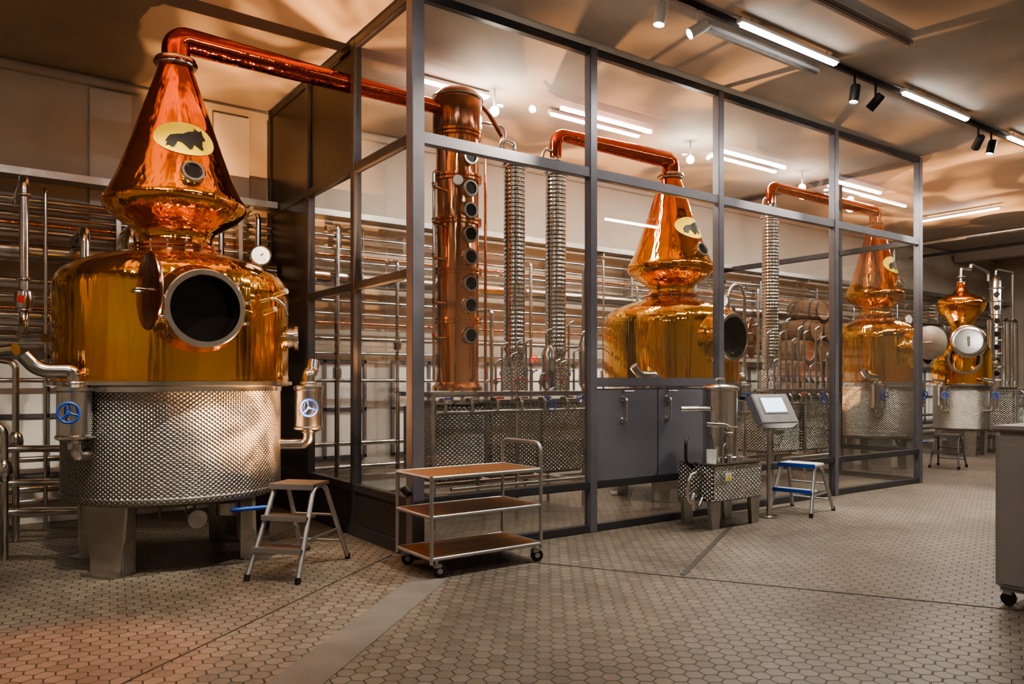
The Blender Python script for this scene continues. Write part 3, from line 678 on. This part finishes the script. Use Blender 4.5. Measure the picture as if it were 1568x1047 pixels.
ladder('step_stool',(8.45,5.66,0),math.radians(-78),.58,1,.36,.26,WHITE,ALU,BLUE,.022)
ladder('step_stool',(15.1,7.0,0),math.radians(-78),.6,1,.3,.24,WOODD,FRAME)

# ------------------------------------------------------------------ filling unit
e=empty('filtration_unit',(7.0,5.72,0))
box(e,'dimpled_box',(0,0,.50),(.84,.50,.40),DIMB,.015)
box(e,'top_plate',(0,0,.71),(.86,.52,.02),STEEL,.006)
for x in (-.34,.34):
    for y in (-.19,.19):
        poly_prism(e,'leg',[(-.06,0),(.06,0),(.085,.31),(-.085,.31)],.05,STEELB,Matrix.Translation((x,y,0)))
lathe(e,'vessel',[(0,.72),(.20,.72),(.205,.76),(.195,.77),(.195,1.50),(.215,1.51),(.215,1.54),(.20,1.55),(.12,1.58),(0,1.585)],STEEL,(.02,.02,0),(0,0,1),56)
torus(e,'vessel_band',(.02,.02,1.10),(0,0,1),.197,.006,STEEL,48,8)
sweep(e,'lid_handle',[(-.05,.02,1.58),(-.05,.02,1.64),(.09,.02,1.64),(.09,.02,1.58)],.010,STEEL,.03)
sweep(e,'side_spout',[(.2,-.05,1.40),(.31,-.08,1.40),(.31,-.08,1.32)],.02,STEEL,.04); disc(e,'spout_cap',(.28,-.08,1.42),(0,0,1),.04,.05,BLACK,20)
sweep(e,'standpipe',[(-.10,-.20,.72),(-.10,-.20,1.12),(-.36,-.10,1.14)],.024,STEEL,.06)
for z in (.80,.92,1.04): torus(e,'standpipe_clamp',(-.10,-.20,z),(0,0,1),.03,.012,STEEL,20,8)
lathe(e,'standpipe_filter',[(0,.86),(.05,.87),(.05,1.0),(0,1.01)],STEEL,(-.10,-.20,0),(0,0,1),20)
sweep(e,'standpipe_b',[(-.17,-.18,.72),(-.17,-.18,.9),(-.10,-.20,.95)],.015,STEEL,.03)
sweep(e,'upper_link',[(-.18,.0,1.30),(-.45,.18,1.30)],.03,STEEL)
lathe(e,'cup',[(0,.72),(.05,.72),(.055,.86),(.05,.86),(.046,.73)],WHITE,(-.30,-.12,0),(0,0,1),20)
sweep(e,'hose',[(-.42,-.1,.60),(-.62,-.1,.62),(-.68,-.1,.35),(-.50,-.1,.22),(-.42,-.1,.34)],.022,STEEL,.09)
sweep(e,'black_handle',[(-.42,.05,.66),(-.52,.05,.72),(-.52,.05,.95),(-.42,.12,.98)],.018,BLACK,.05)
sweep(e,'drain_stub',[(-.43,-.05,.42),(-.58,-.1,.38),(-.60,-.12,.22)],.028,STEEL,.05)
M=Matrix.Translation((-.18,-.257,.56))
poly_prism(e,'warning_plate',[(-.05,-.04),(.05,-.04),(.05,.05),(-.05,.05)],.006,WHITE,M)
poly_prism(e,'warning_sign',[(-.04,-.03),(.04,-.03),(0,.04)],.010,YEL,M)

e=empty('control_terminal',(7.80,5.66,0))
sweep(e,'pole',[(0,0,.02),(0,0,1.08)],.025,STEEL); disc(e,'base_plate',(0,0,.012),(0,0,1),.11,.024,STEEL,32)
R=Matrix.Rotation(math.radians(-12),4,'Z')@Matrix.Rotation(math.radians(-32),4,'X')
C=Vector((.04,-.02,1.26))
box(e,'housing',tuple(C),(.54,.13,.40),ALU,.012,R)
p=C+(R@Vector((-.01,-.068,.04))); box(e,'bezel',tuple(p),(.36,.006,.23),ALU,.002,R)
p=C+(R@Vector((-.01,-.073,.04))); box(e,'screen',tuple(p),(.32,.006,.19),SCREEN,0,R)
box(e,'neck',(0,0,1.08),(.10,.10,.10),STEEL,.01)
sweep(e,'cable',[(.0,.03,.9),(.28,.05,.82),(.42,.1,1.0)],.01,BLACK,.1)
box(e,'junction_box',(.2,.02,1.0),(.14,.06,.05),STEEL,.006)

e=empty('mobile_cabinet',(6.36,2.18,0))
box(e,'body',(0,0,.68),(.62,.62,1.14),LGREY,.03); box(e,'worktop',(0,0,1.27),(.66,.66,.04),LGREY,.012)
box(e,'door',(-.315,0,.66),(.02,.54,1.0),LGREY,.008)
for k,(x,y) in enumerate(((-.24,-.24),(.24,-.24),(-.24,.24),(.24,.24))):
    disc(e,'caster_%d'%k,(x,y,.05),(1,.3,0),.05,.035,BLACK,24); box(e,'caster_fork_%d'%k,(x,y,.095),(.06,.06,.03),STEELB,.004)
sweep(e,'handle',[(-.325,-.2,.95),(-.36,-.2,.95),(-.36,-.2,.75),(-.325,-.2,.75)],.01,STEEL,.02)

# ------------------------------------------------------------------ lights
def area(name,loc,sx,sy,power,col,rot=(0,0,0)):
    l=bpy.data.lights.new(name,'AREA'); l.shape='RECTANGLE'; l.size=sx; l.size_y=sy; l.energy=power; l.color=col
    o=bpy.data.objects.new(name,l); o.location=loc; o.rotation_euler=rot; return o
def led(u,v,L=1.6,z=5.10,along='u',lit=True,power=50):
    e=empty('ceiling_led_tube' if lit else 'ceiling_light_rail',(u,v,z),0 if along=='u' else PI/2)
    box(e,'housing',(0,0,.03),(L+.06,.07,.04),WHITE if lit else LGREY,.004)
    if lit:
        box(e,'diffuser',(0,0,-.005),(L,.055,.03),TUBE,.008)
        o=area('lamp',(0,0,-.03),L,.06,power,(1,.93,.82)); link(o,e)
    else: box(e,'diffuser',(0,0,-.005),(L,.05,.03),STEELB,.006)
    for x in (-L*.4,L*.4): sweep(e,'hanger',[(x,0,.04),(x,0,H-z)],.006,STEELB,segs=8)
for u in (-.8,2.6,7.02,10.1,13.0,16.2,19.4): led(u,4.82,1.62)
led(4.80,7.92,1.0,5.12,power=60)
for u in (7.1,10.3,13.45): led(u,7.92,1.6,5.12,power=90)
led(17.0,7.7,1.6,5.1,'v',power=80); led(21,4.5,1.6,5.1,'v',power=90)
for u in (-1.5,4.5,12): led(u,0.2,1.6,power=28)  # added tubes out of view, soft fill light for the room
led(6.98,5.13,1.9,5.12,lit=False); led(7.2,4.13,1.7,5.12,lit=False)
tr=empty('track_lighting')
box(tr,'track_rail',(9,4.93,5.165),(21,.05,.06),BLACK,.004)
def spotfix(u,v,z,tgt,mat,power,col=(1,.85,.66),size=50,r=.055):
    e=tr
    P=Vector((u,v,z))
    d=(Vector(tgt)-P).normalized()
    sweep(e,'stem',[P,P+Vector((0,0,H-z-.04))],.014,mat,segs=10)
    c=P+Vector((0,0,-.02))
    lathe(e,'spot_head',[(0,-.1),(r*.9,-.1),(r,-.08),(r,.10),(r*.9,.10),(r*.85,.07),(0,.07)],mat,tuple(c),tuple(d),28)
    disc(e,'spot_lens',tuple(c+d*.075),tuple(d),r*.83,.004,SPOTE,24)
    l=bpy.data.lights.new('beam','SPOT'); l.energy=power; l.color=col; l.spot_size=math.radians(size); l.spot_blend=.6; l.shadow_soft_size=.05
    o=bpy.data.objects.new('beam',l); link(o,e); o.location=tuple(c+d*.13); o.rotation_euler=d.to_track_quat('-Z','Y').to_euler()
spotfix(5.71,4.93,4.98,(1.6,7.3,2.1),WHITE,800,size=42)
spotfix(5.20,4.93,4.98,(4.4,5.3,0),WHITE,450,(1,.89,.74),58)
spotfix(8.85,4.93,4.95,(8.3,7.6,2.4),BLACK,550)
spotfix(11.5,4.93,4.95,(13.9,7.7,2.6),BLACK,550)
spotfix(11.9,4.93,4.95,(10.6,5.6,0),BLACK,850,(1,.89,.74),52)
spotfix(8.4,4.93,4.95,(7.6,5.2,0),BLACK,450,(1,.89,.74),52)
spotfix(.4,4.93,4.98,(1.6,7.6,1.8),BLACK,700)
spotfix(3.4,4.93,4.98,(1.7,6.1,0),BLACK,450,(1,.87,.70),45)
spotfix(-.5,4.93,4.98,(.40,5.0,0),BLACK,900,(1,.32,.12),24)  # added orange beam, stands in for copper's reflection on the floor
spotfix(15.5,4.93,4.95,(17.9,8,2.4),BLACK,650)
for u in (5.32,8.86,11.67):
    e=empty('ceiling_globe_lamp',(u,7.80,4.92))
    sweep(e,'stem',[(0,0,0),(0,0,H-4.92)],.012,WHITE,segs=8)
    lathe(e,'globe',[(0,-.06),(.03,-.052),(.052,-.03),(.06,0),(.052,.03),(.03,.052),(0,.06)],SPOTE,(0,0,0),(0,0,1),28,80)
    l=bpy.data.lights.new('glow','POINT'); l.energy=60; l.color=(1,.86,.68); l.shadow_soft_size=.08
    o=bpy.data.objects.new('glow',l); link(o,e); o.location=(0,0,-.15)
def added_glow(name,P,tgt,power,col=(1,.40,.11),size=75,foot=True,sc=2.6):
    # added warm lamp; noise in its strength imitates light thrown back by polished copper
    u,v,z=P
    e=empty(name,(u,v,0)); d=(Vector(tgt)-Vector(P)).normalized()
    if foot:
        disc(e,'foot',(0,0,.01),(0,0,1),.07,.02,BLACK,24); sweep(e,'yoke',[(0,0,.01),(0,0,z)],.012,BLACK,segs=8)
    lathe(e,'head',[(0,-.05),(.035,-.05),(.04,.05),(.033,.05),(.03,.03),(0,.03)],BLACK,(0,0,z),tuple(d),24)
    l=bpy.data.lights.new('beam','SPOT'); l.energy=power; l.color=col; l.spot_size=math.radians(size); l.spot_blend=.7; l.shadow_soft_size=.03
    l.use_nodes=True; nt=l.node_tree; em=[n for n in nt.nodes if n.type=='EMISSION'][0]
    tc=nt.nodes.new('ShaderNodeTexCoord'); wv=nt.nodes.new('ShaderNodeTexNoise'); wv.inputs['Scale'].default_value=sc; wv.inputs['Detail'].default_value=1.5; wv.inputs['Distortion'].default_value=1.8
    nt.links.new(tc.outputs['Normal'],wv.inputs['Vector'])
    mr=nt.nodes.new('ShaderNodeMapRange'); mr.inputs['From Min'].default_value=.42; mr.inputs['From Max'].default_value=.64
    mr.inputs['To Min'].default_value=.25; mr.inputs['To Max'].default_value=2.6
    nt.links.new(wv.outputs['Fac'],mr.inputs['Value']); nt.links.new(mr.outputs[0],em.inputs['Strength'])
    o=bpy.data.objects.new('beam',l); link(o,e); o.location=Vector((0,0,z))+d*.08; o.rotation_euler=d.to_track_quat('-Z','Y').to_euler()
added_glow('post_uplight',(3.25,6.16,.62),(.5,8.4,4.8),1500,(1,.47,.18),size=95,foot=False)  # added lamp on the corner post, makes the orange glow over the first still
added_glow('floor_uplight',(6.9,9.3,.11),(7.8,7.6,5.2),1300,(1,.46,.17))  # this and the next ones: added lamps tucked behind, for amber ceiling patches
added_glow('floor_uplight',(12.9,9.3,.11),(12.6,7.2,5.2),1700,(1,.46,.17))
added_glow('floor_uplight',(16.6,9.2,.11),(16.2,6.4,5.2),2000,(1,.46,.17))

w=bpy.data.worlds.new('world'); scene.world=w; w.use_nodes=True
w.node_tree.nodes['Background'].inputs[0].default_value=(.5,.42,.34,1); w.node_tree.nodes['Background'].inputs[1].default_value=.3
